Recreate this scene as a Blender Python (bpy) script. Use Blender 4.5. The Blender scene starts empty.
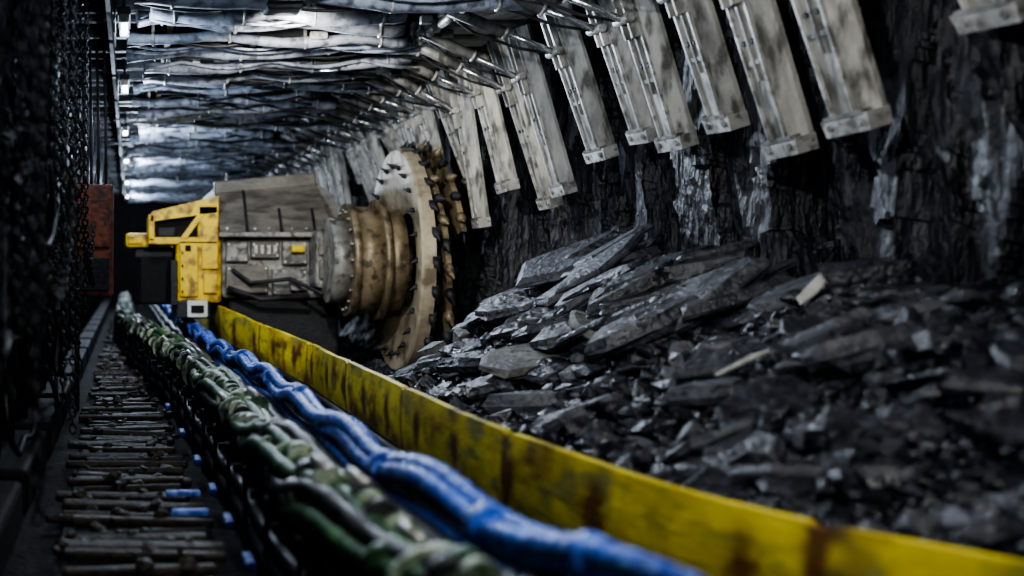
import bpy, bmesh, math, random
import numpy as np
from mathutils import Vector, Matrix, Euler, noise, kdtree
random.seed(7); np.random.seed(7)
R=random.uniform
S=bpy.context.scene
try: S.view_settings.look='AgX - Medium High Contrast'
except Exception: pass

# ------------------------------------------------------------ materials
def mat(name,c1,c2=None,rough=.5,metal=0.,scale=4.,bump=.2,stretch=(1,1,1),r2=None,c3=None,lo=.4,hi=.62,spec=.5,bscale=None,attr=None,attrcol=None,bd=.03,c3s=2.7):
    m=bpy.data.materials.new(name); m.use_nodes=True
    nt=m.node_tree; N=nt.nodes; L=nt.links
    b=N['Principled BSDF']
    b.inputs['Specular IOR Level'].default_value=spec
    b.inputs['Metallic'].default_value=metal
    tc=N.new('ShaderNodeTexCoord'); mp=N.new('ShaderNodeMapping'); mp.inputs['Scale'].default_value=stretch
    L.new(tc.outputs['Object'],mp.inputs['Vector'])
    n=N.new('ShaderNodeTexNoise'); n.inputs['Scale'].default_value=scale; n.inputs['Detail'].default_value=8; n.inputs['Roughness'].default_value=.65
    L.new(mp.outputs[0],n.inputs['Vector'])
    cr=N.new('ShaderNodeValToRGB'); e=cr.color_ramp.elements
    e[0].position=lo; e[1].position=hi
    e[0].color=(*c1,1); e[1].color=(*(c2 or c1),1)
    L.new(n.outputs['Fac'],cr.inputs[0]); col=cr.outputs[0]
    if c3:
        n3=N.new('ShaderNodeTexNoise'); n3.inputs['Scale'].default_value=scale*c3s; n3.inputs['Detail'].default_value=6
        L.new(mp.outputs[0],n3.inputs['Vector'])
        r3=N.new('ShaderNodeValToRGB'); r3.color_ramp.elements[0].position=.50; r3.color_ramp.elements[1].position=.64
        L.new(n3.outputs['Fac'],r3.inputs[0])
        mx=N.new('ShaderNodeMixRGB'); L.new(r3.outputs[0],mx.inputs[0]); L.new(col,mx.inputs[1]); mx.inputs[2].default_value=(*c3,1); col=mx.outputs[0]
    if attr:
        a=N.new('ShaderNodeAttribute'); a.attribute_name=attr
        mx=N.new('ShaderNodeMixRGB'); L.new(a.outputs['Fac'],mx.inputs[0]); L.new(col,mx.inputs[1]); mx.inputs[2].default_value=(*attrcol,1); col=mx.outputs[0]
    L.new(col,b.inputs['Base Color'])
    mr=N.new('ShaderNodeMapRange'); mr.inputs['To Min'].default_value=rough; mr.inputs['To Max'].default_value=r2 if r2 is not None else min(1,rough+.2)
    mr.inputs['From Min'].default_value=.3; mr.inputs['From Max'].default_value=.7
    L.new(n.outputs['Fac'],mr.inputs['Value']); L.new(mr.outputs[0],b.inputs['Roughness'])
    if bump:
        n2=N.new('ShaderNodeTexNoise'); n2.inputs['Scale'].default_value=bscale or scale*5; n2.inputs['Detail'].default_value=6
        L.new(mp.outputs[0],n2.inputs['Vector'])
        bp=N.new('ShaderNodeBump'); bp.inputs['Strength'].default_value=bump; bp.inputs['Distance'].default_value=bd
        L.new(n2.outputs['Fac'],bp.inputs['Height']); L.new(bp.outputs[0],b.inputs['Normal'])
    return m
def emis(name,c,s):
    m=bpy.data.materials.new(name); m.use_nodes=True
    b=m.node_tree.nodes['Principled BSDF']; b.inputs['Base Color'].default_value=(*c,1)
    b.inputs['Emission Color'].default_value=(*c,1); b.inputs['Emission Strength'].default_value=s
    return m
M_coal=mat('coal_loose',(.006,.007,.010),(.020,.022,.031),.2,0,6,.8,r2=.55,c3=(.040,.043,.056),spec=.65,bscale=22)
M_coalg=mat('coal_dusty',(.026,.028,.036),(.07,.074,.088),.35,0,6,.6,r2=.6,c3=(.10,.104,.118),spec=.6)
M_face=mat('coal_seam',(.003,.0035,.0055),(.014,.0155,.023),.26,0,3.2,1.,stretch=(1,1,.35),r2=.7,c3=(.032,.035,.048),bscale=13,spec=.55,bd=.09)
M_stone=mat('shale_stone',(.07,.07,.066),(.20,.195,.18),.6,0,7,.5,c3=(.05,.05,.05))
M_steel=mat('support_steel',(.17,.17,.16),(.38,.375,.355),.36,.25,5,.15,stretch=(1,1,.5),c3=(.10,.098,.09))
M_plate=mat('sprag_plate_steel',(.27,.265,.24),(.56,.55,.50),.36,.2,5,.25,stretch=(1,1,.3),c3=(.10,.096,.083),c3s=2.2)
M_steelb=mat('support_steel_bright',(.36,.36,.34),(.64,.63,.60),.34,.3,5,.12,c3=(.18,.18,.16))
M_dark=mat('dark_steel',(.009,.010,.012),(.03,.032,.036),.5,.2,5,.25)
M_black=mat('shade_black',(.003,.003,.004),(.008,.008,.010),.6,0,5,.3,spec=.25)  # near-black; the unlit left side's darkness is put into this colour
M_chain=mat('oily_chain',(.008,.008,.009),(.028,.028,.03),.45,.3,8,.1,spec=.3)
M_pipe=mat('roof_pipe_galvanised',(.17,.19,.23),(.40,.43,.50),.5,.1,5,.15,c3=(.09,.10,.12))
M_hose=mat('black_hose',(.008,.008,.009),(.035,.035,.038),.4,0,8,.1,spec=.35)
M_chrome=mat('chrome_ram',(.6,.62,.65),(.8,.8,.82),.15,.9,8,.02)
M_yel=mat('spill_plate_yellow',(.58,.46,.025),(.80,.67,.06),.42,0,2.2,.2,c3=(.28,.27,.06),attr='rust',attrcol=(.10,.032,.01),stretch=(1,1,2),c3s=2.2)
M_syel=mat('shearer_yellow',(.78,.52,.015),(.92,.66,.03),.4,0,3,.15,c3=(.24,.12,.03),c3s=2.2)
M_sgray=mat('shearer_grey',(.17,.17,.155),(.38,.37,.34),.42,.2,4,.2,c3=(.08,.075,.065))
M_scov=mat('shearer_cover',(.10,.095,.082),(.23,.21,.18),.45,.2,3,.2,stretch=(1,3,3))
M_tan=mat('drum_tan_steel',(.30,.25,.17),(.62,.55,.42),.42,.2,2.,.2,c3=(.16,.13,.085),c3s=2)
M_brn=mat('gearbox_brown',(.15,.12,.07),(.33,.265,.17),.38,.35,4,.15,c3=(.09,.07,.045))
M_blue=mat('blue_sleeve',(.015,.05,.34),(.05,.15,.62),.35,0,9,.25,c3=(.20,.33,.76))
M_green=mat('green_hose',(.015,.06,.022),(.06,.17,.06),.4,0,7,.25,c3=(.015,.02,.015))
M_ltgr=mat('pale_hose_wrap',(.17,.23,.15),(.40,.47,.34),.4,0,9,.2,c3=(.05,.09,.04))
M_walk=mat('walkway_slat',(.013,.011,.008),(.048,.038,.027),.45,0,7,.4,c3=(.010,.009,.008),spec=.3)
M_mud=mat('muddy_floor',(.004,.0038,.0035),(.012,.010,.009),.7,0,5,.5,spec=.12)
M_rust=mat('rust_red',(.12,.028,.012),(.26,.07,.03),.5,0,5,.3,c3=(.05,.02,.012))
M_white=mat('white_label',(.6,.6,.58),(.8,.8,.78),.5,0,8,.05)
M_shard=mat('pale_shard',(.30,.30,.28),(.45,.45,.42),.5,0,8,.1)
M_lamp=emis('lamp_glow',(.78,.87,1.),90)

# ------------------------------------------------------------ mesh builder
class MB:
    def __init__(s): s.v=[];s.f=[];s.m=[];s.sm=[];s.mats=[]
    def mi(s,m):
        if m not in s.mats: s.mats.append(m)
        return s.mats.index(m)
    def add(s,vs,fs,m,smooth=False):
        o=len(s.v); s.v.extend([tuple(v) for v in vs]); k=s.mi(m)
        for f in fs: s.f.append(tuple(i+o for i in f)); s.m.append(k); s.sm.append(smooth)
    def box(s,lo,hi,m,rot=None,bev=.0,taper=1.):
        c=[(a+b)/2 for a,b in zip(lo,hi)]; h=[abs(b-a)/2 for a,b in zip(lo,hi)]
        b=min(bev,min(h)*.6)
        vs=[];fs=[]
        if b<=0:
            for z in(-1,1):
                for x,y in((-1,-1),(1,-1),(1,1),(-1,1)): vs.append(Vector((x*h[0],y*h[1],z*h[2])))
            fs=[(3,2,1,0),(4,5,6,7),(0,1,5,4),(1,2,6,5),(2,3,7,6),(3,0,4,7)]
        else:
            bm=bmesh.new(); bmesh.ops.create_cube(bm,size=1)
            for v in bm.verts: v.co=Vector((v.co.x*2*h[0],v.co.y*2*h[1],v.co.z*2*h[2]))
            bmesh.ops.bevel(bm,geom=bm.edges[:],offset=b,segments=2,affect='EDGES',profile=.5)
            bm.verts.index_update(); vs=[v.co.copy() for v in bm.verts]; fs=[[v.index for v in f.verts] for f in bm.faces]; bm.free()
        C=Vector(c)
        vs=[(rot@v if rot else v)+C for v in vs]
        s.add(vs,fs,m)
    def hexa(s,p,m):
        s.add(p,[(3,2,1,0),(4,5,6,7),(0,1,5,4),(1,2,6,5),(2,3,7,6),(3,0,4,7)],m)
    def tube(s,path,r,m,n=8,caps=True,smooth=True):
        P=[Vector(p) for p in path]; rs=r if isinstance(r,(list,tuple)) else [r]*len(P)
        vs=[];fs=[]
        for i,p in enumerate(P):
            t=(P[min(i+1,len(P)-1)]-P[max(i-1,0)])
            if t.length<1e-8: t=(P[-1]-P[0])
            t.normalize()
            a=Vector((0,0,1)) if abs(t.z)<.9 else Vector((1,0,0))
            x=t.cross(a).normalized(); y=t.cross(x)
            for k in range(n):
                q=2*math.pi*k/n; vs.append(p+(x*math.cos(q)+y*math.sin(q))*rs[i])
        for i in range(len(P)-1):
            for k in range(n):
                fs.append((i*n+k,i*n+(k+1)%n,(i+1)*n+(k+1)%n,(i+1)*n+k))
        s.add(vs,fs,m,smooth)
        if caps: 
            o=len(s.v)-len(vs); kk=s.mi(m)
            s.f.append(tuple(o+k for k in range(n))[::-1]); s.m.append(kk); s.sm.append(False)
            s.f.append(tuple(o+(len(P)-1)*n+k for k in range(n))); s.m.append(kk); s.sm.append(False)
    def cyl(s,a,b,r,m,n=20,r2=None):
        a=Vector(a);b=Vector(b); s.tube([a,b],[r,r if r2 is None else r2],m,n)
    def ring(s,c,axis,Rm,r,m,n=24,k=8):
        ax=Vector(axis).normalized(); a=Vector((0,0,1)) if abs(ax.z)<.9 else Vector((1,0,0))
        x=ax.cross(a).normalized(); y=ax.cross(x); vs=[];fs=[]
        for i in range(n):
            q=2*math.pi*i/n; d=x*math.cos(q)+y*math.sin(q)
            for j in range(k):
                w=2*math.pi*j/k; vs.append(Vector(c)+d*(Rm+r*math.cos(w))+ax*r*math.sin(w))
        for i in range(n):
            for j in range(k):
                fs.append((i*k+j,((i+1)%n)*k+j,((i+1)%n)*k+(j+1)%k,i*k+(j+1)%k))
        s.add(vs,fs,m,True)
    def obj(s,name,parent=None):
        me=bpy.data.meshes.new(name); me.from_pydata(s.v,[],s.f)
        for m in s.mats: me.materials.append(m)
        me.polygons.foreach_set('material_index',s.m); me.polygons.foreach_set('use_smooth',s.sm)
        me.update()
        o=bpy.data.objects.new(name,me); S.collection.objects.link(o)
        if parent: o.parent=parent
        return o

# ------------------------------------------------------------ dims (m, camera eye = origin, tunnel along +Y)
FLOOR=-1.25; ROOF=2.0
SP=[(1.9,2.70),(2.57,2.13),(3.0,1.90),(3.4,1.76),(4.1,1.60),(5,1.53),(6.2,1.51),(8,1.5),(9.2,1.48),(10.8,1.22),(11.7,1.0),(12.5,.97),(17,.97),(30,.97)]
def smoothpath(tab):
    y0,y1=tab[0][0],tab[-1][0]; ys=np.arange(y0,y1,.05); xs=np.interp(ys,[t[0] for t in tab],[t[1] for t in tab])
    k=np.ones(15)/15; xp=np.pad(xs,7,mode='reflect',reflect_type='odd'); xs=np.convolve(xp,k,'valid')
    return ys,xs
spy,spx=smoothpath(SP)
def spill_x(y): return float(np.interp(y,spy,spx))
def spill_z(y): return float(np.interp(y,[0,3,5,9.0,10.8,11.8,30],[-.735,-.725,-.70,-.69,-.60,-.50,-.50]))

# ------------------------------------------------------------ ground & shell
def sm(t): t=max(0,min(1,t)); return t*t*(3-2*t)
def ground(x,y):
    b=-.90+.66*sm((x-1.7)/1.85)
    b+=.26*math.exp(-((y-7.3)/1.0)**2-((x-3.15)/.5)**2)
    b+=.10*math.exp(-((y-4.6)/.8)**2-((x-3.2)/.5)**2)
    d=sm((y-7.9)/1.2); b=b*(1-d)+(-1.18+.3*sm((x-3.1)/.5))*d
    b+=.07*noise.noise(Vector((x*2.1,y*2.1,3.)))+.04*noise.noise(Vector((x*5,y*5,9.)))
    return b
g=MB()
xs=np.arange(1.35,4.2,.05); ys=np.arange(1.2,30,.06)
vs=[];fs=[]
for j,y in enumerate(ys):
    for i,x in enumerate(xs):
        z=ground(x,y)+.035*noise.noise(Vector((x*13,y*13,1.)))+.02*noise.cell(Vector((x*9,y*9,1.)))
        xx=x+ (spill_x(y)+.08-1.35)*max(0,1-(x-1.35)/1.6)
        vs.append((xx,y,z))
n=len(xs)
for j in range(len(ys)-1):
    for i in range(n-1): fs.append((j*n+i,j*n+i+1,(j+1)*n+i+1,(j+1)*n+i))
g.add(vs,fs,M_coal); g.obj('coal_rubble_ground')
g=MB(); g.box((-2.6,-3,FLOOR-.1),(4.4,34,FLOOR),M_mud); g.obj('floor')
g=MB(); g.box((-2.6,-3,ROOF+.12),(4.4,34,ROOF+.3),M_black); g.obj('ceiling')
g=MB(); g.box((-2.7,-3,FLOOR),(-2.5,34,ROOF+.12),M_black)
for k in range(22): g.box((-2.5,-2.8+k*1.68,FLOOR),(-2.42,-1.3+k*1.68,ROOF),M_black,bev=.02)
g.obj('wall_left')
g=MB(); g.box((-2.6,33,FLOOR),(4.4,33.2,ROOF+.12),M_black); g.obj('wall_far')
g=MB(); g.box((4.35,-3,FLOOR),(4.5,34,ROOF+.12),M_black); g.obj('wall_right')

# coal face - near-vertical cut seam with vertical joints
kd_n=760; seeds=[]
for i in range(kd_n): seeds.append((R(.8,31),R(-1.2,2.2),R(-.10,.10),R(-.28,.28),R(-.10,.10)))
kd=kdtree.KDTree(kd_n)
for i,sd in enumerate(seeds): kd.insert((sd[0]*2.3,sd[1]*.50,0),i)
kd.balance()
big=[(R(.8,31),R(-.12,.12)) for _ in range(34)]
ys=np.concatenate([np.arange(1,12,.02),np.arange(12,31,.06)]); zs=np.arange(-1.24,2.09,.03)
vs=[];fs=[];n=len(zs)
for y in ys:
    bo=min(big,key=lambda q:abs(q[0]-y))[1]
    for z in zs:
        w=.06*noise.noise(Vector((y*3,z*1.5,0)))+.03*noise.noise(Vector((y*9,z*6,0))); w2=.25*noise.noise(Vector((y*2,z*2,5)))+.08*noise.noise(Vector((y*8,z*8,5)))
        _,i,_=kd.find(((y+w)*2.3,(z+w2)*.50,0)); sd=seeds[i]
        x=3.66+bo+sd[2]+sd[3]*(y-sd[0])+sd[4]*(z-sd[1])+.03*noise.noise(Vector((y*7,z*2.2,2)))+.014*noise.noise(Vector((y*17,z*5,2)))+.008*noise.noise(Vector((y*30,z*16,7)))
        x-=.15*sm((-z-.1)/.8)
        vs.append((x,y,z))
for j in range(len(ys)-1):
    for i in range(n-1): fs.append((j*n+i,j*n+i+1,(j+1)*n+i+1,(j+1)*n+i))
g=MB(); g.add(vs,fs,M_face); g.obj('coal_face')

# rocks
def hull(npts,fl,seed):
    rr=random.Random(seed); bm=bmesh.new()
    for _ in range(npts):
        v=Vector((rr.gauss(0,1),rr.gauss(0,1),rr.gauss(0,1))).normalized()
        m=max(abs(v.x),abs(v.y),abs(v.z)); v=v*(.45+.55/m)*.85
        bm.verts.new((v.x,v.y*rr.uniform(.75,1),v.z*fl))
    res=bmesh.ops.convex_hull(bm,input=bm.verts[:])
    junk=[e for e in res['geom_interior'] if isinstance(e,bmesh.types.BMVert)]
    bmesh.ops.delete(bm,geom=junk,context='VERTS')
    bm.verts.index_update(); v=[x.co.copy() for x in bm.verts]; f=[[a.index for a in q.verts] for q in bm.faces]; bm.free(); return v,f
T=[hull([13,16,19,22][i%4],[.4,.55,.65,.85,.75][i%5],i) for i in range(30)]
def slabT(seed):
    rr=random.Random(seed); k=rr.choice([6,7,8,9]); an=sorted([2*math.pi*(i+rr.uniform(-.35,.35))/k for i in range(k)])
    v=[];h=rr.uniform(.10,.2); rad=[rr.uniform(.7,1.05) for _ in an]
    for lvl,(z,s_) in enumerate(((-h,.90),(-h*.2,1.0),(h*.3,.95),(h,.84))):
        for a,q in zip(an,rad):
            r=q*s_*(1+rr.uniform(-.07,.07)); v.append(Vector((r*math.cos(a),r*math.sin(a)*.7,z+rr.uniform(-.03,.03))))
    v.append(Vector((0,0,h*1.1))); c=len(v)-1
    f=[tuple(range(k))[::-1]]+[(3*k+i,3*k+(i+1)%k,c) for i in range(k)]
    for l in range(3):
        for i in range(k): f.append((l*k+i,l*k+(i+1)%k,(l+1)*k+(i+1)%k,(l+1)*k+i))
    return v,f
SL=[slabT(i) for i in range(12)]
def rock(mb,p,s,m,rot=None,sc=(1,1,1),t=None,T_=None):
    src=T_ or T
    v,f=src[t if t is not None else random.randrange(len(src))]
    E=(rot or Euler((R(-.6,.6),R(-.6,.6),R(0,6.28)))).to_matrix()
    mb.add([E@Vector((q.x*sc[0],q.y*sc[1],q.z*sc[2]))*s+Vector(p) for q in v],f,m)
g=MB()
for i in range(19000):
    y=2.0+11.5*random.random()**1.35
    x=R(spill_x(y)+.10,3.66)
    s=min(.085,.0095*(random.random()+.015)**-.66)
    rock(g,(x,y,ground(x,y)+s*.3),s,M_coal if random.random()<.92 else M_coalg,sc=(R(.8,1.4),R(.7,1.2),1))
for i in range(50):
    y=R(3.2,7.8); x=R(2.2,3.5) ; s=R(.08,.16)
    rock(g,(x,y,ground(x,y)+s*.2),s,M_coal,rot=Euler((R(-.5,.5),R(-.5,.3),R(0,6.28))),sc=(R(1,1.5),R(.7,1.1),R(.4,.8)))
for i in range(95):
    y=R(3.4,8.2); x=R(2.1,3.5); s=R(.10,.28)
    rock(g,(x,y,ground(x,y)+s*.12+.02),s,random.choice([M_coal,M_coal,M_coalg]),rot=Euler((R(-.3,.3),R(-.5,.0),R(-.8,.8))),T_=SL)
for i in range(58):
    y=R(5.8,8.4); x=R(2.6,3.5); s=R(.18,.40)
    rock(g,(x,y,ground(x,y)+s*.15+.05),s,random.choice([M_coal,M_coal,M_coalg]),rot=Euler((R(-.3,.2),R(-.6,-.2),R(-.5,.5))),T_=SL,sc=(1.15,.9,.8))
for i in range(26):
    y=R(3.5,9); x=3.52+R(-.06,.06); s=R(.10,.22)
    rock(g,(x,y,ground(x,y)+s*.2),s,M_coal,rot=Euler((R(-.2,.2),R(-.9,-.5),R(-.3,.3))),T_=SL,sc=(1,1.3,1.8))
# one big fallen block against the face, near end
rock(g,(3.36,5.0,ground(3.36,5.0)+.10),.24,M_coal,rot=Euler((.1,-.5,.4)),sc=(1.2,1,.9),t=4)
g.obj('coal_rubble')
g=MB()
rock(g,(2.40,6.50,ground(2.40,6.50)+.09),.36,M_stone,rot=Euler((.18,-.24,.35)),sc=(1.25,1.1,.6),t=3,T_=SL)
rock(g,(2.66,6.35,ground(2.66,6.35)+.09),.24,M_stone,rot=Euler((.2,-.3,1.5)),sc=(1.2,.9,.7),t=5,T_=SL)
rock(g,(2.22,8.0,ground(2.22,8.0)+.12),.14,M_stone,rot=Euler((.4,.2,.5)),t=8)
rock(g,(2.42,8.0,ground(2.42,8.0)+.1),.10,M_stone,rot=Euler((.4,.2,1.5)),t=9)
rock(g,(2.9,7.5,ground(2.9,7.5)+.18),.30,M_coalg,rot=Euler((.2,-.4,.2)),sc=(1.3,1,1),t=2,T_=SL)
rock(g,(3.15,5.05,ground(3.15,5.05)+.12),.12,M_shard,rot=Euler((.5,-.6,.3)),sc=(1.4,.4,.5),t=1,T_=SL)
rock(g,(3.1,5.7,ground(3.1,5.7)+.1),.24,M_coalg,rot=Euler((.1,-.3,.3)),sc=(1.4,.8,.6),t=4,T_=SL)
g.obj('shale_slab')
g=MB(); p=Vector((2.62,4.62,ground(2.62,4.62)+.13)); d=Vector((.33,.12,.10))
g.tube([p-d*.6,p+Vector((0,0,.01)),p+d*.6],[.008,.014,.008],M_shard,6); g.obj('timber_splinter')

# ------------------------------------------------------------ powered roof supports
def sprag(parent,y,hx,hz,tx,tz,w,name='face_sprag_plate'):
    b=MB(); a=Vector((hx,y,hz)); t=Vector((tx,y+R(-.07,.07),tz)); d=(t-a); Ln=d.length; d.normalize()
    yv=(Vector((0,1,0))-d*d.y).normalized(); nn=d.cross(yv).normalized()
    if nn.x>0: nn=-nn
    tw=R(-.12,.12); yv,nn=(yv*math.cos(tw)+nn*math.sin(tw)),(nn*math.cos(tw)-yv*math.sin(tw))
    def pt(u,v,h): return a+d*u+yv*v+nn*h
    def slab(u0,u1,w0,w1,h0,h1,m,vo=0,vo1=None):
        v1=vo if vo1 is None else vo1
        b.hexa([pt(u0,-w0+vo,h0),pt(u0,w0+vo,h0),pt(u1,w1+v1,h0),pt(u1,-w1+v1,h0),pt(u0,-w0+vo,h1),pt(u0,w0+vo,h1),pt(u1,w1+v1,h1),pt(u1,-w1+v1,h1)],m)
    hw=w/2; M=M_plate
    slab(.03,Ln-.02,hw*.62,hw*.5,-.02,.035,M)
    for s_ in(-1,1):
        p=[pt(.05,s_*hw*.60,-.02),pt(.05,s_*hw*1.18,-.055),pt(Ln-.04,s_*hw*.95,-.055),pt(Ln-.04,s_*hw*.48,-.02),
           pt(.05,s_*hw*.60,.035),pt(.05,s_*hw*1.18,-.03),pt(Ln-.04,s_*hw*.95,-.03),pt(Ln-.04,s_*hw*.48,.035)]
        b.hexa(p if s_>0 else [p[i] for i in(1,0,3,2,5,4,7,6)],M)
        slab(.06,Ln-.1,.010,.008,.03,.052,M_steelb,vo=s_*hw*.56,vo1=s_*hw*.45)
        slab(.0,Ln*.40,.010,.010,.03,.09,M,vo=s_*hw*.28)
        b.cyl(pt(Ln*.55,s_*hw*.25,.03),pt(Ln*.55,s_*hw*.25,.05),.014,M_dark,8)
    slab(.2,Ln*.7,.008,.006,.034,.05,M_steel)
    slab(Ln*.62,Ln*.64,hw*.5,hw*.5,.03,.045,M_steel)
    slab(Ln-.085,Ln,hw*.98,hw*.90,-.06,.05,M_steelb)
    slab(Ln-.10,Ln-.08,hw*.8,hw*.8,.0,.055,M_steel)
    for s_ in(-1,1): b.cyl(pt(Ln-.045,s_*hw*.6,.04),pt(Ln-.045,s_*hw*.6,.06),.018,M_steel,8)
    b.cyl(a-yv*hw*1.1,a+yv*hw*1.1,.05,M_steel,12)
    slab(-.12,.14,hw*.3,hw*.3,-.02,.09,M_dark)
    q0=Vector((hx-.75,y,hz-.05)); q1=pt(Ln*.30,0,.085); mid=q0.lerp(q1,.55)
    b.cyl(q0,mid,.042,M_steel,10); b.cyl(mid,q1,.022,M_chrome,10); b.ring(mid,(q1-q0),.036,.014,M_steelb,12,6)
    b.cyl(q1-yv*.09,q1+yv*.09,.028,M_steelb,8)
    b.tube([q0+Vector((0,.06,0)),q0.lerp(q1,.3)+Vector((0,.09,-.06)),q0.lerp(q1,.7)+Vector((0,.07,-.05)),q1+Vector((0,.04,.0))],.011,M_hose,6)
    return b.obj(name,parent)

def support(k,y0,wd=1.5):
    b=MB(); y1=y0+wd
    b.box((-2.3,y0+.1,FLOOR),(-.50,y1-.1,FLOOR+.22),M_black,bev=.03)
    for lx in(-.80,-1.5):
        for ly in(y0+.4,y1-.4):
            b.cyl((lx,ly,FLOOR+.2),(lx+.03,ly,.35),.13,M_dark,18); b.ring((lx+.03,ly,.35),(0,0,1),.12,.03,M_dark,20,6)
            b.cyl((lx+.03,ly,.35),(lx+.07,ly,ROOF-.1),.09,M_chain,16)
    b.box((-2.2,y0+.02,ROOF-.04),(2.62,y1-.02,ROOF+.1),M_dark,bev=.01)
    for ly in(y0+.14,y0+wd*.5,y1-.14):
        b.box((-.9,ly-.05,ROOF-.16),(2.55,ly+.05,ROOF-.04),M_dark,bev=.015)
    for sx in(.3,1.05,1.8,2.4): b.box((sx,y0+.1,ROOF-.13),(sx+.05,y1-.1,ROOF-.04),M_steel)
    b.box((-.16,y0+.05,ROOF-.34),(-.13,y1-.05,ROOF-.04),M_black)  # added skirt that keeps lamp light off the left side
    for j in range(3):
        c=y0+wd*(j+.5)/3
        b.box((2.3,c-.16,ROOF-.2),(2.98,c+.16,ROOF-.02),M_steel,bev=.02)
        b.cyl((2.35,c-.2,ROOF-.22),(2.35,c+.2,ROOF-.22),.035,M_steelb,10)
    np_=3
    for j in range(np_):
        py=y0+wd*(j+.5)/np_+R(-.08,.08); z0=ROOF-.25+R(-.04,.03); pts=[];rs=[]
        a1=R(-.14,.14); x0=R(-.05,.15); x1=R(1.9,2.75); tl=R(-.04,.10)
        nn=22; ph=R(0,6)
        big_=R(.036,.066)
        for i in range(nn+1):
            t=i/nn; x=x0+(x1-x0)*t
            pts.append((x,py+a1*(t-.5)*2+.02*math.sin(t*7+ph),z0+tl*(t-.5)-.05*abs(math.sin(t*math.pi*2+ph))))
            rs.append(big_ if (i%7) else big_*1.25)
        b.tube(pts,rs,M_pipe,10)
        for i in range(2,nn,6):
            b.ring(pts[i],(1,0,0),big_*1.1,.012,M_steelb,12,6)
            b.box((pts[i][0]-.012,pts[i][1]-.012,pts[i][2]),(pts[i][0]+.012,pts[i][1]+.012,ROOF-.03),M_steel)
        for q in range(2):
            oy=R(.08,.2)*random.choice([-1,1]); ph=R(0,6); pp=[]
            for i in range(nn+1):
                t=i/nn; x=x0+(x1-x0)*t
                pp.append((x,py+oy+.05*math.sin(t*4+ph),z0-.01-.06*abs(math.sin(t*math.pi*3+ph))))
            b.tube(pp,R(.010,.018),random.choice([M_pipe,M_hose,M_hose]),6)
        for q in range(4):
            x=R(.3,2.5); yy=py+R(-.15,.15)
            b.box((x,yy-.03,z0-.03),(x+R(.05,.14),yy+.03,z0+.03),random.choice([M_steelb,M_steel,M_dark]),bev=.008)
    b.box((-.66,y0+.3,-.35),(-.50,y0+.75,.15),M_dark,bev=.02)
    for i in range(5): b.tube([(-.55,y0+.34+i*.09,.14),(-.55,y0+.34+i*.09,.6),(-.5,y0+.3+i*.1,1.2),(-.45,y0+.35+i*.1,ROOF-.25)],.016,M_hose,6)
    return b.obj('hydraulic_roof_support')
sup={}
y=-2.4; k=0
while y<31:
    sup[k]=(support(k,y),y); y+=1.54; k+=1
def supfor(y):
    for k in sup:
        if sup[k][1]<=y<sup[k][1]+1.54: return sup[k][0]
    return sup[0][0]
HX,HZ=3.02,1.86
near=[(2.3,3.3,.9,.3),(2.95,3.38,.85,.32),(3.7,3.42,.98,.32),(4.33,3.46,.94,.34),(5.17,3.4,.60,.34),(5.70,3.40,.54,.31),(6.23,3.4,.74,.32),(6.8,3.4,.69,.31),(7.19,3.4,.78,.27),(7.92,3.4,.72,.30),(8.66,3.4,.51,.27),(9.05,3.46,.43,.25),(9.7,3.31,.60,.3),(10.2,3.25,.30,.3)]
for (yy,tx,tz,w) in near: sprag(supfor(yy),yy,HX,HZ,tx,tz,w)
yy=10.65
while yy<26:
    sprag(supfor(yy),yy,HX-.1,HZ,3.2+R(-.08,.25),.65+R(-.2,.45),.28); yy+=R(.42,.62)

# ------------------------------------------------------------ lamps
lamps=[(-.04,2.2),(-.04,5.2),(-.04,7.7),(-.05,10.4),(-.06,14.),(-.06,18),(-.06,23),(-.06,28)]
for i,(lx,ly) in enumerate(lamps):
    b=MB(); z=ROOF-.36
    b.cyl((lx,ly-.2,z),(lx,ly+.2,z),.018,M_lamp,10)
    b.box((lx-.045,ly-.24,z+.02),(lx+.045,ly+.24,z+.08),M_dark,bev=.01)
    for s_ in(-.23,.23): b.box((lx-.035,ly+s_-.02,z-.03),(lx+.035,ly+s_+.02,z+.03),M_steel,bev=.006)
    b.box((lx-.07,ly-.26,z-.10),(lx-.06,ly+.26,z+.08),M_black)  # added shield that blocks the lamp's light towards the left side
    b.cyl((lx,ly,z+.07),(lx,ly,ROOF-.03),.012,M_dark,6)
    o=b.obj('tunnel_lamp')
    L=bpy.data.lights.new('lamp_light','POINT'); L.energy=[14,26,36,75,130,170,210,210][i]; L.color=(.70,.82,1.); L.shadow_soft_size=.06
    lo=bpy.data.objects.new('lamp_light',L); lo.location=(lx+.10,ly,z-.28); S.collection.objects.link(lo); lo.parent=o
def added_spot(loc,tgt,e,size,col,ang=110):  # added spot lamps with housings, placed to brighten sprags, coal, shearer and plate
    b=MB(); x,y,z=loc
    b.box((x-.12,y-.12,z+.02),(x+.12,y+.12,z+.14),M_dark,bev=.02); b.cyl((x,y,z+.12),(x,y,ROOF),.02,M_dark,8)
    o=b.obj('added_spot_housing')
    L=bpy.data.lights.new('added_spot_beam','SPOT'); L.energy=e; L.color=col; L.shadow_soft_size=size; L.spot_size=math.radians(ang); L.spot_blend=.7
    l=bpy.data.objects.new('added_spot_beam',L); l.location=(x,y,z-.02)
    l.rotation_euler=(Vector(tgt)-Vector(loc)).to_track_quat('-Z','Y').to_euler(); S.collection.objects.link(l); l.parent=o
added_spot((.9,2.6,1.62),(3.4,7.0,.9),290,.06,(1.,.98,.94),75)
added_spot((1.0,7.2,1.6),(2.2,11.5,.2),500,.08,(1,.96,.88),90)
added_spot((1.7,9.6,1.62),(3.0,5.8,-.6),450,.06,(.76,.86,1.),95)
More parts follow.
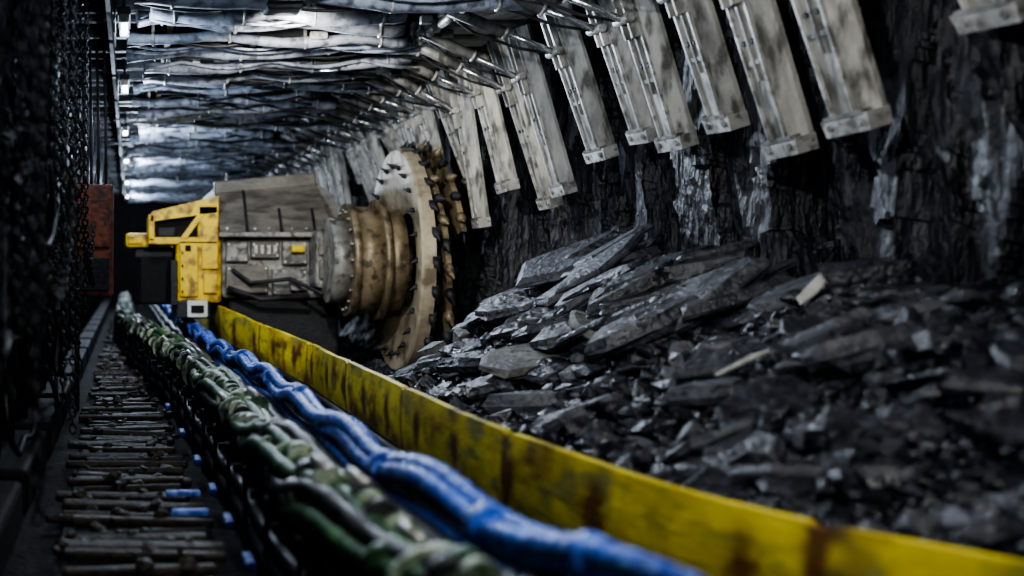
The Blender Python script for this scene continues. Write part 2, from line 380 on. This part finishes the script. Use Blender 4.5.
added_spot((1.5,1.9,1.6),(1.45,4.4,-1.),250,.08,(1.,.98,.94),85)
added_spot((1.3,5.6,1.6),(2.9,9.5,1.2),100,.08,(.85,.91,1.),90)

# ------------------------------------------------------------ spill plate
def spill():
    b=MB(); ysv=list(np.arange(1.9,28,.03)); rows=[0,.04,.08,.12,.16,.20,.25,.30,.34]
    H=.34; vs=[];fs=[];rust=[]
    for y in ysv:
        x=spill_x(y); seg=(y%1.5)/1.5; zt=spill_z(y)+.018*noise.noise(Vector((y*1.3,0,0)))
        dx=spill_x(y+.05)-spill_x(y-.05); nrm=Vector((-.1,dx,0)).normalized()
        gap=.015 if seg<.03 else 0
        for side in(0,1):
            for r in rows:
                off=nrm*(.02 if side==0 else -.02); bulge=.012*math.sin(math.pi*r/H)
                vs.append((x+off.x-(bulge if side==0 else 0),y+off.y,zt-gap-r))
                nz=noise.noise(Vector((y*9,r*20,4)))
                pr=math.exp(-(((y-.45)%.62-.31)/.05)**2-((r-.17)/.09)**2)*(1.+nz)
                st=max(0,noise.noise(Vector((y*3.2,r*5,7)))-.06)*2.0*(.7+nz)
                rust.append(min(.95,max(0,pr*1.6+st+(.6 if seg<.03 else 0)+max(0,(r-.24)/.10)*.4)))
    n=len(rows); m=2*n
    for j in range(len(ysv)-1):
        for i in range(n-1):
            fs.append((j*m+i,(j+1)*m+i,(j+1)*m+i+1,j*m+i+1))
            fs.append((j*m+n+i,j*m+n+i+1,(j+1)*m+n+i+1,(j+1)*m+n+i))
        fs.append((j*m,j*m+n,(j+1)*m+n,(j+1)*m)); fs.append((j*m+n-1,(j+1)*m+n-1,(j+1)*m+m-1,j*m+m-1))
    b.add(vs,fs,M_yel)
    nv=len(vs)
    b.tube([(spill_x(y)-.05,y,spill_z(y)-.36) for y in np.arange(1.9,28,.2)],.03,M_black,6)
    for y in np.arange(2.0,27,.375):
        x=spill_x(y); z=spill_z(y); b.box((x-.07,y-.03,-1.2),(x+.0,y+.03,z-.34),M_black,bev=.008)
    for y in np.arange(2.,27,.5):
        x=spill_x(y+.25); b.box((x-.02,y,-1.25),(x+.03,y+.5,spill_z(y)-.34),M_black)
    o=b.obj('conveyor_spill_plate')
    at=o.data.attributes.new('rust','FLOAT','POINT'); arr=np.zeros(len(o.data.vertices),dtype=np.float32); arr[:nv]=rust; at.data.foreach_set('value',arr)
spill()

# ------------------------------------------------------------ hose bundles
def path_fn(tab):
    y_,x_=smoothpath(tab); return lambda y: float(np.interp(y,y_,x_))
gx=path_fn([(1.7,1.0),(2.2,.86),(3.1,.73),(3.72,.68),(5.8,.62),(8.85,.50),(11,.33),(13.3,.12),(16,-.08),(24,-.1)])
bx=path_fn([(1.7,1.42),(2.2,1.23),(2.69,1.09),(3.0,1.03),(3.4,.98),(3.85,.95),(4.62,.92),(5.8,.895),(7.7,.84),(10,.72),(15.4,.60),(26,.5)])
def bundle(name,fx,z,y0,y1,ns,R0,r,mats,twist,collar,cm,lump,bolt=.5,lf=28,full=True):
    b=MB(); Y=np.arange(y0,y1,.03)
    for i in range(ns):
        pts=[];rs=[];ph=R(0,6)
        for y in Y:
            a=i*2*math.pi/ns+twist*y; rr=R0*(1+.3*math.sin(y*2.3+ph))
            sag=.025*math.sin(y*2*math.pi/1.1)
            pts.append((fx(y)+rr*math.cos(a),y,z+sag+rr*math.sin(a))); rs.append(r*(1+lump*math.sin(y*lf+ph)))
        b.tube(pts,rs,mats[i%len(mats)],8)
    y=y0+.1
    while y<y1-.1:
        sag=.025*math.sin(y*2*math.pi/1.1)
        a=R(0,6); hw=R(.015,.05)
        if full: c=(fx(y)+R(-.01,.01),y,z+sag); rr=R0+r*1.0
        else: q=R(.2,3.0); c=(fx(y)+R0*math.cos(q),y,z+sag+R0*math.sin(q)); rr=r*R(1.2,1.6)
        b.tube([(c[0],y-hw,c[2]),(c[0],y+hw,c[2])],rr,cm[random.randrange(len(cm))],14)
        if random.random()<bolt: b.cyl((c[0],y-.02,c[2]+rr*.8),(c[0]-.04,y+.08,c[2]+rr*.8+.03),.017,M_steelb,8)
        y+=collar*R(.6,1.4)
    if name.startswith('green'):
        for y in np.arange(y0+.3,y1,.8):
            sag=.025*math.sin(y*2*math.pi/1.1); b.tube([(fx(y),y-.02,z+sag),(fx(y),y+.02,z+sag)],R0+r*1.05,M_ltgr,16)
    return b.obj(name)
bundle('green_hydraulic_hose_bundle',gx,-.845,1.7,24,9,.086,.036,[M_green,M_hose,M_green,M_ltgr,M_green,M_hose,M_green,M_green,M_hose],.9,.07,[M_ltgr,M_ltgr,M_green,M_hose,M_steelb],.06,bolt=.25,full=False)
bundle('blue_cable_bundle',bx,-.735,1.7,24,3,.028,.034,[M_blue],.9,.8,[M_blue,M_blue],.15,bolt=0,lf=75)
b=MB()
for y in np.arange(1.7,24,.6):
    x0,x1=gx(y),bx(y)
    b.box((x0-.14,y-.02,-1.02),(x1+.10,y+.02,-.98),M_black,bev=.006)
    b.box((x0-.17,y-.025,-1.25),(x0-.15,y+.025,-.88),M_black,bev=.006)
    b.box((x1+.10,y-.025,-1.25),(x1+.12,y+.025,-.84),M_black,bev=.006)
for fx,off,zz,m,r in((gx,-.12,-1.06,M_hose,.03),(gx,-.13,-1.14,M_dark,.035),(bx,-.08,-.86,M_hose,.04),(bx,.0,-.85,M_blue,.03),(bx,.06,-.93,M_hose,.03),(bx,-.04,-.94,M_hose,.035),(gx,.02,-1.02,M_hose,.04),(gx,.14,-.94,M_hose,.035),(bx,-.12,-.93,M_dark,.03)):
    b.tube([(fx(y)+off,y,zz+.015*math.sin(y*4)) for y in np.arange(1.7,24,.15)],r,m,8)
for y in (3.6,4.1,4.75,5.4,6.2,7.2,8.5):
    b.box((gx(y)-.24,y-.03,-1.16),(gx(y)-.20,y+.14,-1.12),M_blue,bev=.01)
b.obj('cable_rack')
# walkway
b=MB(); y=2.2
while y<24:
    x0=-.36+R(-.04,.12); x1=max(x0+.2,gx(y)-.28+R(-.08,.02))
    dz=R(-.02,.03)
    b.box((x0,y-R(.02,.04),FLOOR+.03+dz),(x1,y+R(.02,.04),FLOOR+.07+dz),M_walk,rot=Euler((R(-.4,.4),R(-.05,.05),R(-.1,.1))).to_matrix(),bev=.012)
    for q in range(3):
        xx=R(-.3,.3); rock(b,(xx,y+R(-.05,.05),FLOOR+.07+dz),R(.015,.05),M_walk)
    y+=R(.09,.15)
for (yy) in (4.95,5.35): b.box((gx(yy)-.46,yy-.02,FLOOR+.10),(gx(yy)-.29,yy+.02,FLOOR+.13),M_blue,bev=.01)
for xx in(-.3,.1): b.box((xx,2,FLOOR),(xx+.05,24,FLOOR+.035),M_black)
b.obj('walkway_duckboard')

# ------------------------------------------------------------ hanging chains / left side
def chain(b,p0,p1,sag,m,link=.055,r=.0065):
    p0=Vector(p0);p1=Vector(p1); L=(p1-p0).length+sag; n=max(3,int(L/(link*.78)))
    pts=[p0.lerp(p1,i/n)+Vector((0,0,-4*sag*(i/n)*(1-i/n))) for i in range(n+1)]
    for i in range(n):
        c=(pts[i]+pts[i+1])/2; t=(pts[i+1]-pts[i]).normalized()
        s_=t.cross(Vector((1,0,.01))).normalized(); u=t.cross(s_)
        if i%2: s_,u=u,s_
        P=[]
        for q in range(9):
            a=2*math.pi*q/8; P.append(c+t*(link*.5*math.cos(a))+s_*(link*.3*math.sin(a)))
        b.tube(P,r,m,5,caps=False)
b=MB()
for i in range(40):
    yy=R(2.4,8.6); x=-.2-.045*yy*R(.3,1.6)
    chain(b,(x,yy,ROOF-.1),(x+R(-.03,.03),yy+R(-.05,.05),R(-.9,.6)),0,M_chain)
for i in range(16):
    yy=R(2.6,7.5); x=-.3-R(0,.3); chain(b,(x,yy,R(-.3,1.4)),(x+R(-.1,.1),yy+R(.5,1.1),R(-.5,1.4)),R(.1,.35),M_chain)
b.obj('hanging_chain')
b=MB()
for i in range(26):
    yy=R(2.6,7); x=-.42-R(0,.25); z=R(-.9,1.2); pp=[]
    l=R(.8,1.8)
    for q in range(13):
        t=q/12; pp.append((x+.04*math.sin(t*5+i),yy+l*t,max(-1.15,z-.35*math.sin(math.pi*t)*R(.9,1.1)+R(-.01,.01))))
    b.tube(pp,R(.014,.026),random.choice([M_hose,M_hose,M_chain]),7)
b.obj('drooping_hydraulic_hose')
b=MB()
b.box((-.46,9.0,-.30),(-.14,9.35,.62),M_rust,bev=.02); b.box((-.43,8.97,.1),(-.17,9.0,.5),M_rust,bev=.01); b.box((-.43,8.97,-.25),(-.17,9.0,.02),M_dark,bev=.01)
for i in range(4): b.tube([(-.38+i*.06,9.1,.6),(-.38+i*.06,9.12,1.1),(-.40+i*.06,9.2,ROOF-.1)],.014,M_hose,6)
b.box((-.46,9.1,FLOOR),(-.42,9.2,-.28),M_black)
b.obj('control_cabinet')

# ------------------------------------------------------------ shearer
b=MB()
b.box((1.0,12.0,-.42),(2.25,13.6,.26),M_sgray,bev=.05)
b.box((1.02,13.5,-.5),(2.2,18.5,.45),M_sgray,bev=.06)
b.box((1.08,12.1,-1.12),(2.3,18.,-.42),M_dark,bev=.04)
b.hexa([(.98,11.85,.28),(2.22,11.85,.28),(2.22,14.2,.28),(.98,14.2,.28),(.94,12.35,.80),(2.05,12.35,.90),(2.05,14.2,.90),(.94,14.2,.80)],M_scov)
b.hexa([(2.05,12.3,.60),(2.30,12.0,.30),(2.30,14.2,.30),(2.05,14.2,.60),(2.05,12.36,.90),(2.26,12.2,.72),(2.26,14.2,.72),(2.05,14.2,.90)],M_scov)
b.box((.96,11.80,.245),(2.24,11.95,.30),M_sgray,bev=.015)
b.box((.94,12.28,.78),(2.08,12.40,.93),M_scov,bev=.02,rot=Euler((0,-.09,0)).to_matrix())
# cover ribs, lifting eyes and seams
for xx in(1.25,1.62,1.98):
    b.hexa([(xx,11.83,.30),(xx+.03,11.83,.30),(xx+.03,11.88,.30),(xx,11.88,.30),(xx,12.30,.80),(xx+.03,12.30,.80),(xx+.03,12.36,.80),(xx,12.36,.80)],M_dark)
for xx in(1.1,1.8): b.ring((xx,12.5,.93),(1,0,0),.05,.014,M_steel,14,6)
for xx in(1.05,1.35,1.5,1.75,1.9,2.12): b.cyl((xx,11.86,.34),(xx,11.90,.34),.013,M_steelb,8)
for (x0,x1,z0,z1,m) in((1.04,1.28,-.02,.20,M_sgray),(1.31,1.62,.02,.20,M_scov),(1.65,1.92,-.05,.20,M_sgray),(1.04,1.5,-.36,-.06,M_scov),(1.54,1.92,-.38,-.10,M_sgray)):
    b.box((x0,11.90,z0),(x1,12.02,z1),m,bev=.015)
    for bx_ in(x0+.03,x1-.03):
        for bz in(z0+.03,z1-.03): b.cyl((bx_,11.88,bz),(bx_,11.91,bz),.014,M_steelb,8)
for i in range(4): b.box((1.34+i*.07,11.87,.06),(1.38+i*.07,11.91,.16),M_steelb,bev=.006)
b.box((1.95,11.55,-.30),(2.27,12.3,.32),M_sgray,bev=.05)
b.box((1.98,11.50,-.2),(2.2,11.56,.0),M_scov,bev=.01); b.box((1.98,11.50,.05),(2.2,11.56,.24),M_scov,bev=.01)
b.box((1.72,11.76,-.33),(1.90,11.92,-.22),M_sgray,bev=.02); b.box((1.74,11.80,.08),(1.88,11.92,.16),M_syel,bev=.02)
b.tube([(1.1,11.86,-.1),(1.3,11.82,-.25),(1.7,11.68,-.2),(2.0,11.48,-.35),(2.2,11.4,-.3)],.022,M_hose,8)
b.tube([(1.05,11.85,-.3),(1.4,11.8,-.42),(1.9,11.66,-.38)],.03,M_hose,8)
b.box((.50,12.0,-.47),(1.0,13.4,.24),M_syel,bev=.04)
b.box((.54,11.95,-.40),(.74,12.01,.18),M_syel,bev=.015); b.box((.78,11.95,-.1),(.96,12.01,.18),M_syel,bev=.015)
b.box((.60,11.93,.10),(.66,11.97,.16),M_black); b.box((.8,11.93,-.36),(.95,11.98,-.16),M_syel,bev=.01)
for i in range(4): b.cyl((.57,11.92,-.34+.14*i),(.57,11.96,-.34+.14*i),.013,M_dark,8)
b.box((.44,11.95,-.49),(.52,12.2,.0),M_dark,bev=.01)
b.hexa([(.22,12.0,.42),(.96,12.0,.52),(.96,13.0,.52),(.22,13.0,.42),(.24,12.0,.53),(.97,12.0,.70),(.97,13.0,.70),(.24,13.0,.53)],M_syel)
b.box((.20,12.0,.20),(.27,13.0,.50),M_syel,bev=.015)
b.box((.74,12.0,.22),(.97,13.0,.60),M_syel,bev=.02)
b.box((.20,12.0,.17),(.97,13.0,.25),M_syel,bev=.015)
b.hexa([(.55,11.98,.24),(.62,11.98,.24),(.62,12.04,.24),(.55,12.04,.24),(.74,11.98,.5),(.81,11.98,.5),(.81,12.04,.5),(.74,12.04,.5)],M_syel)
b.box((.27,12.15,.25),(.8,12.95,.49),M_black)
b.box((.30,12.05,.25),(.5,12.4,.36),M_dark,bev=.02)
b.box((-.05,12.2,.14),(.22,12.8,.30),M_syel,bev=.03); b.box((-.02,12.17,.18),(.14,12.21,.26),M_syel,bev=.01)
b.box((.05,12.3,.02),(.5,12.8,.14),M_dark,bev=.02); b.box((.1,12.3,-.5),(.5,13.2,.05),M_black,bev=.03)
b.box((.62,11.9,-.62),(.84,11.96,-.44),M_white,bev=.01); b.box((.66,11.88,-.57),(.8,11.92,-.49),M_black)
b.box((.5,12.0,-.64),(.88,13.4,-.44),M_dark,bev=.02)
cy,cz=11.3,-.0
for x0,x1,r,m in((2.02,2.2,.44,M_sgray),(2.2,2.27,.58,M_brn),(2.27,2.5,.55,M_brn),(2.5,2.56,.62,M_brn),(2.56,2.74,.52,M_brn)):
    b.cyl((x0,cy,cz),(x1,cy,cz),r,m,48)
for i in range(20):
    a=i*math.pi/10; b.cyl((2.17,cy+.51*math.cos(a),cz+.51*math.sin(a)),(2.21,cy+.51*math.cos(a),cz+.51*math.sin(a)),.015,M_steel,8)
b.box((2.05,11.4,-.42),(2.5,13.4,.38),M_brn,bev=.1)
# cutting drum
DX0,DX1,DR=2.72,3.10,1.14
def lathe(prof,m,N_=96,smooth=True):
    vs=[];fs=[]
    for i in range(N_):
        a=2*math.pi*i/N_
        for (x,r) in prof: vs.append((x,cy+r*math.cos(a),cz+r*math.sin(a)))
    k=len(prof)
    for i in range(N_):
        for j in range(k-1): fs.append((i*k+j,i*k+j+1,((i+1)%N_)*k+j+1,((i+1)%N_)*k+j))
    b.add(vs,fs,m,smooth)
lathe([(DX0+.12,.48),(DX0+.06,.62),(DX0+.02,.80),(DX0-.02,1.0),(DX0-.02,DR-.02)],M_tan)
lathe([(DX0-.02,DR-.02),(DX0+.0,DR),(DX0+.11,DR+.01),(DX0+.13,DR-.05),(DX0+.16,.66)],M_tan,smooth=False)
lathe([(DX0+.16,.66),(DX1,.64),(DX1,.1)],M_dark)
def pick(c,d,s=1.,m=None):
    c=Vector(c); d=Vector(d).normalized()
    b.tube([c,c+d*.07*s,c+d*.075*s,c+d*.15*s],[.042*s,.036*s,.026*s,.006],m or (M_steel if random.random()<.3 else M_dark),8)
for i in range(26):
    a=2*math.pi*i/26; rad=Vector((0,math.cos(a),math.sin(a))); tan=Vector((0,-math.sin(a),math.cos(a)))
    c=Vector((DX0+.11,cy,cz))+rad*(DR-.03)
    b.box(tuple(c-Vector((.04,.04,.04))),tuple(c+Vector((.04,.04,.04))),M_dark,rot=Euler((a,0,0)).to_matrix(),bev=.012)
    pick(c+rad*.01,rad*.6+tan*.8+Vector((.1,0,0)),1.0,M_dark)
for i in range(24):   # face-side picks on the backplate
    a=2*math.pi*i/24; rad=Vector((0,math.cos(a),math.sin(a))); tan=Vector((0,-math.sin(a),math.cos(a)))
    pick(Vector((DX0-.01,cy,cz))+rad*.95,Vector((-.8,0,0))+rad*.4+tan*.3,.62,M_dark)
for h in range(3):
    vs=[];fs=[];K=42
    for i in range(K+1):
        t=i/K; a=h*2.094+t*2.9; x=DX0+.14+(DX1-DX0-.14)*t
        for r,dx in((.6,-.02),(DR-.03,-.02),(DR-.03,.03),(.6,.03)): vs.append((x+dx,cy+r*math.cos(a),cz+r*math.sin(a)))
        if i%3==1:
            rad=Vector((0,math.cos(a),math.sin(a))); tan=Vector((0,-math.sin(a),math.cos(a)))
            pick(Vector((x,cy,cz))+rad*(DR-.05),rad+tan*.8+Vector((R(-.1,.3),0,0)),1.15,M_dark if i%2 else M_brn)
    for i in range(K):
        for j in range(4): fs.append((i*4+j,i*4+(j+1)%4,(i+1)*4+(j+1)%4,(i+1)*4+j))
    b.add(vs,fs,M_brn)
b.obj('coal_shearer')

# ------------------------------------------------------------ world, camera
w=bpy.data.worlds.new('mine_dark'); S.world=w; w.use_nodes=True
w.node_tree.nodes['Background'].inputs[0].default_value=(.5,.65,1,1); w.node_tree.nodes['Background'].inputs[1].default_value=.01
cam=bpy.data.cameras.new('camera'); co=bpy.data.objects.new('camera',cam); S.collection.objects.link(co)
cam.sensor_width=36; cam.lens=36*1100/1024
cam.shift_x=(512-130)/1024; cam.shift_y=-(288-260)/1024
co.location=(0,0,0); co.rotation_euler=(math.radians(90),0,0)
cam.clip_start=.05
cam.dof.use_dof=True; cam.dof.focus_distance=8.0; cam.dof.aperture_fstop=.9
S.camera=co
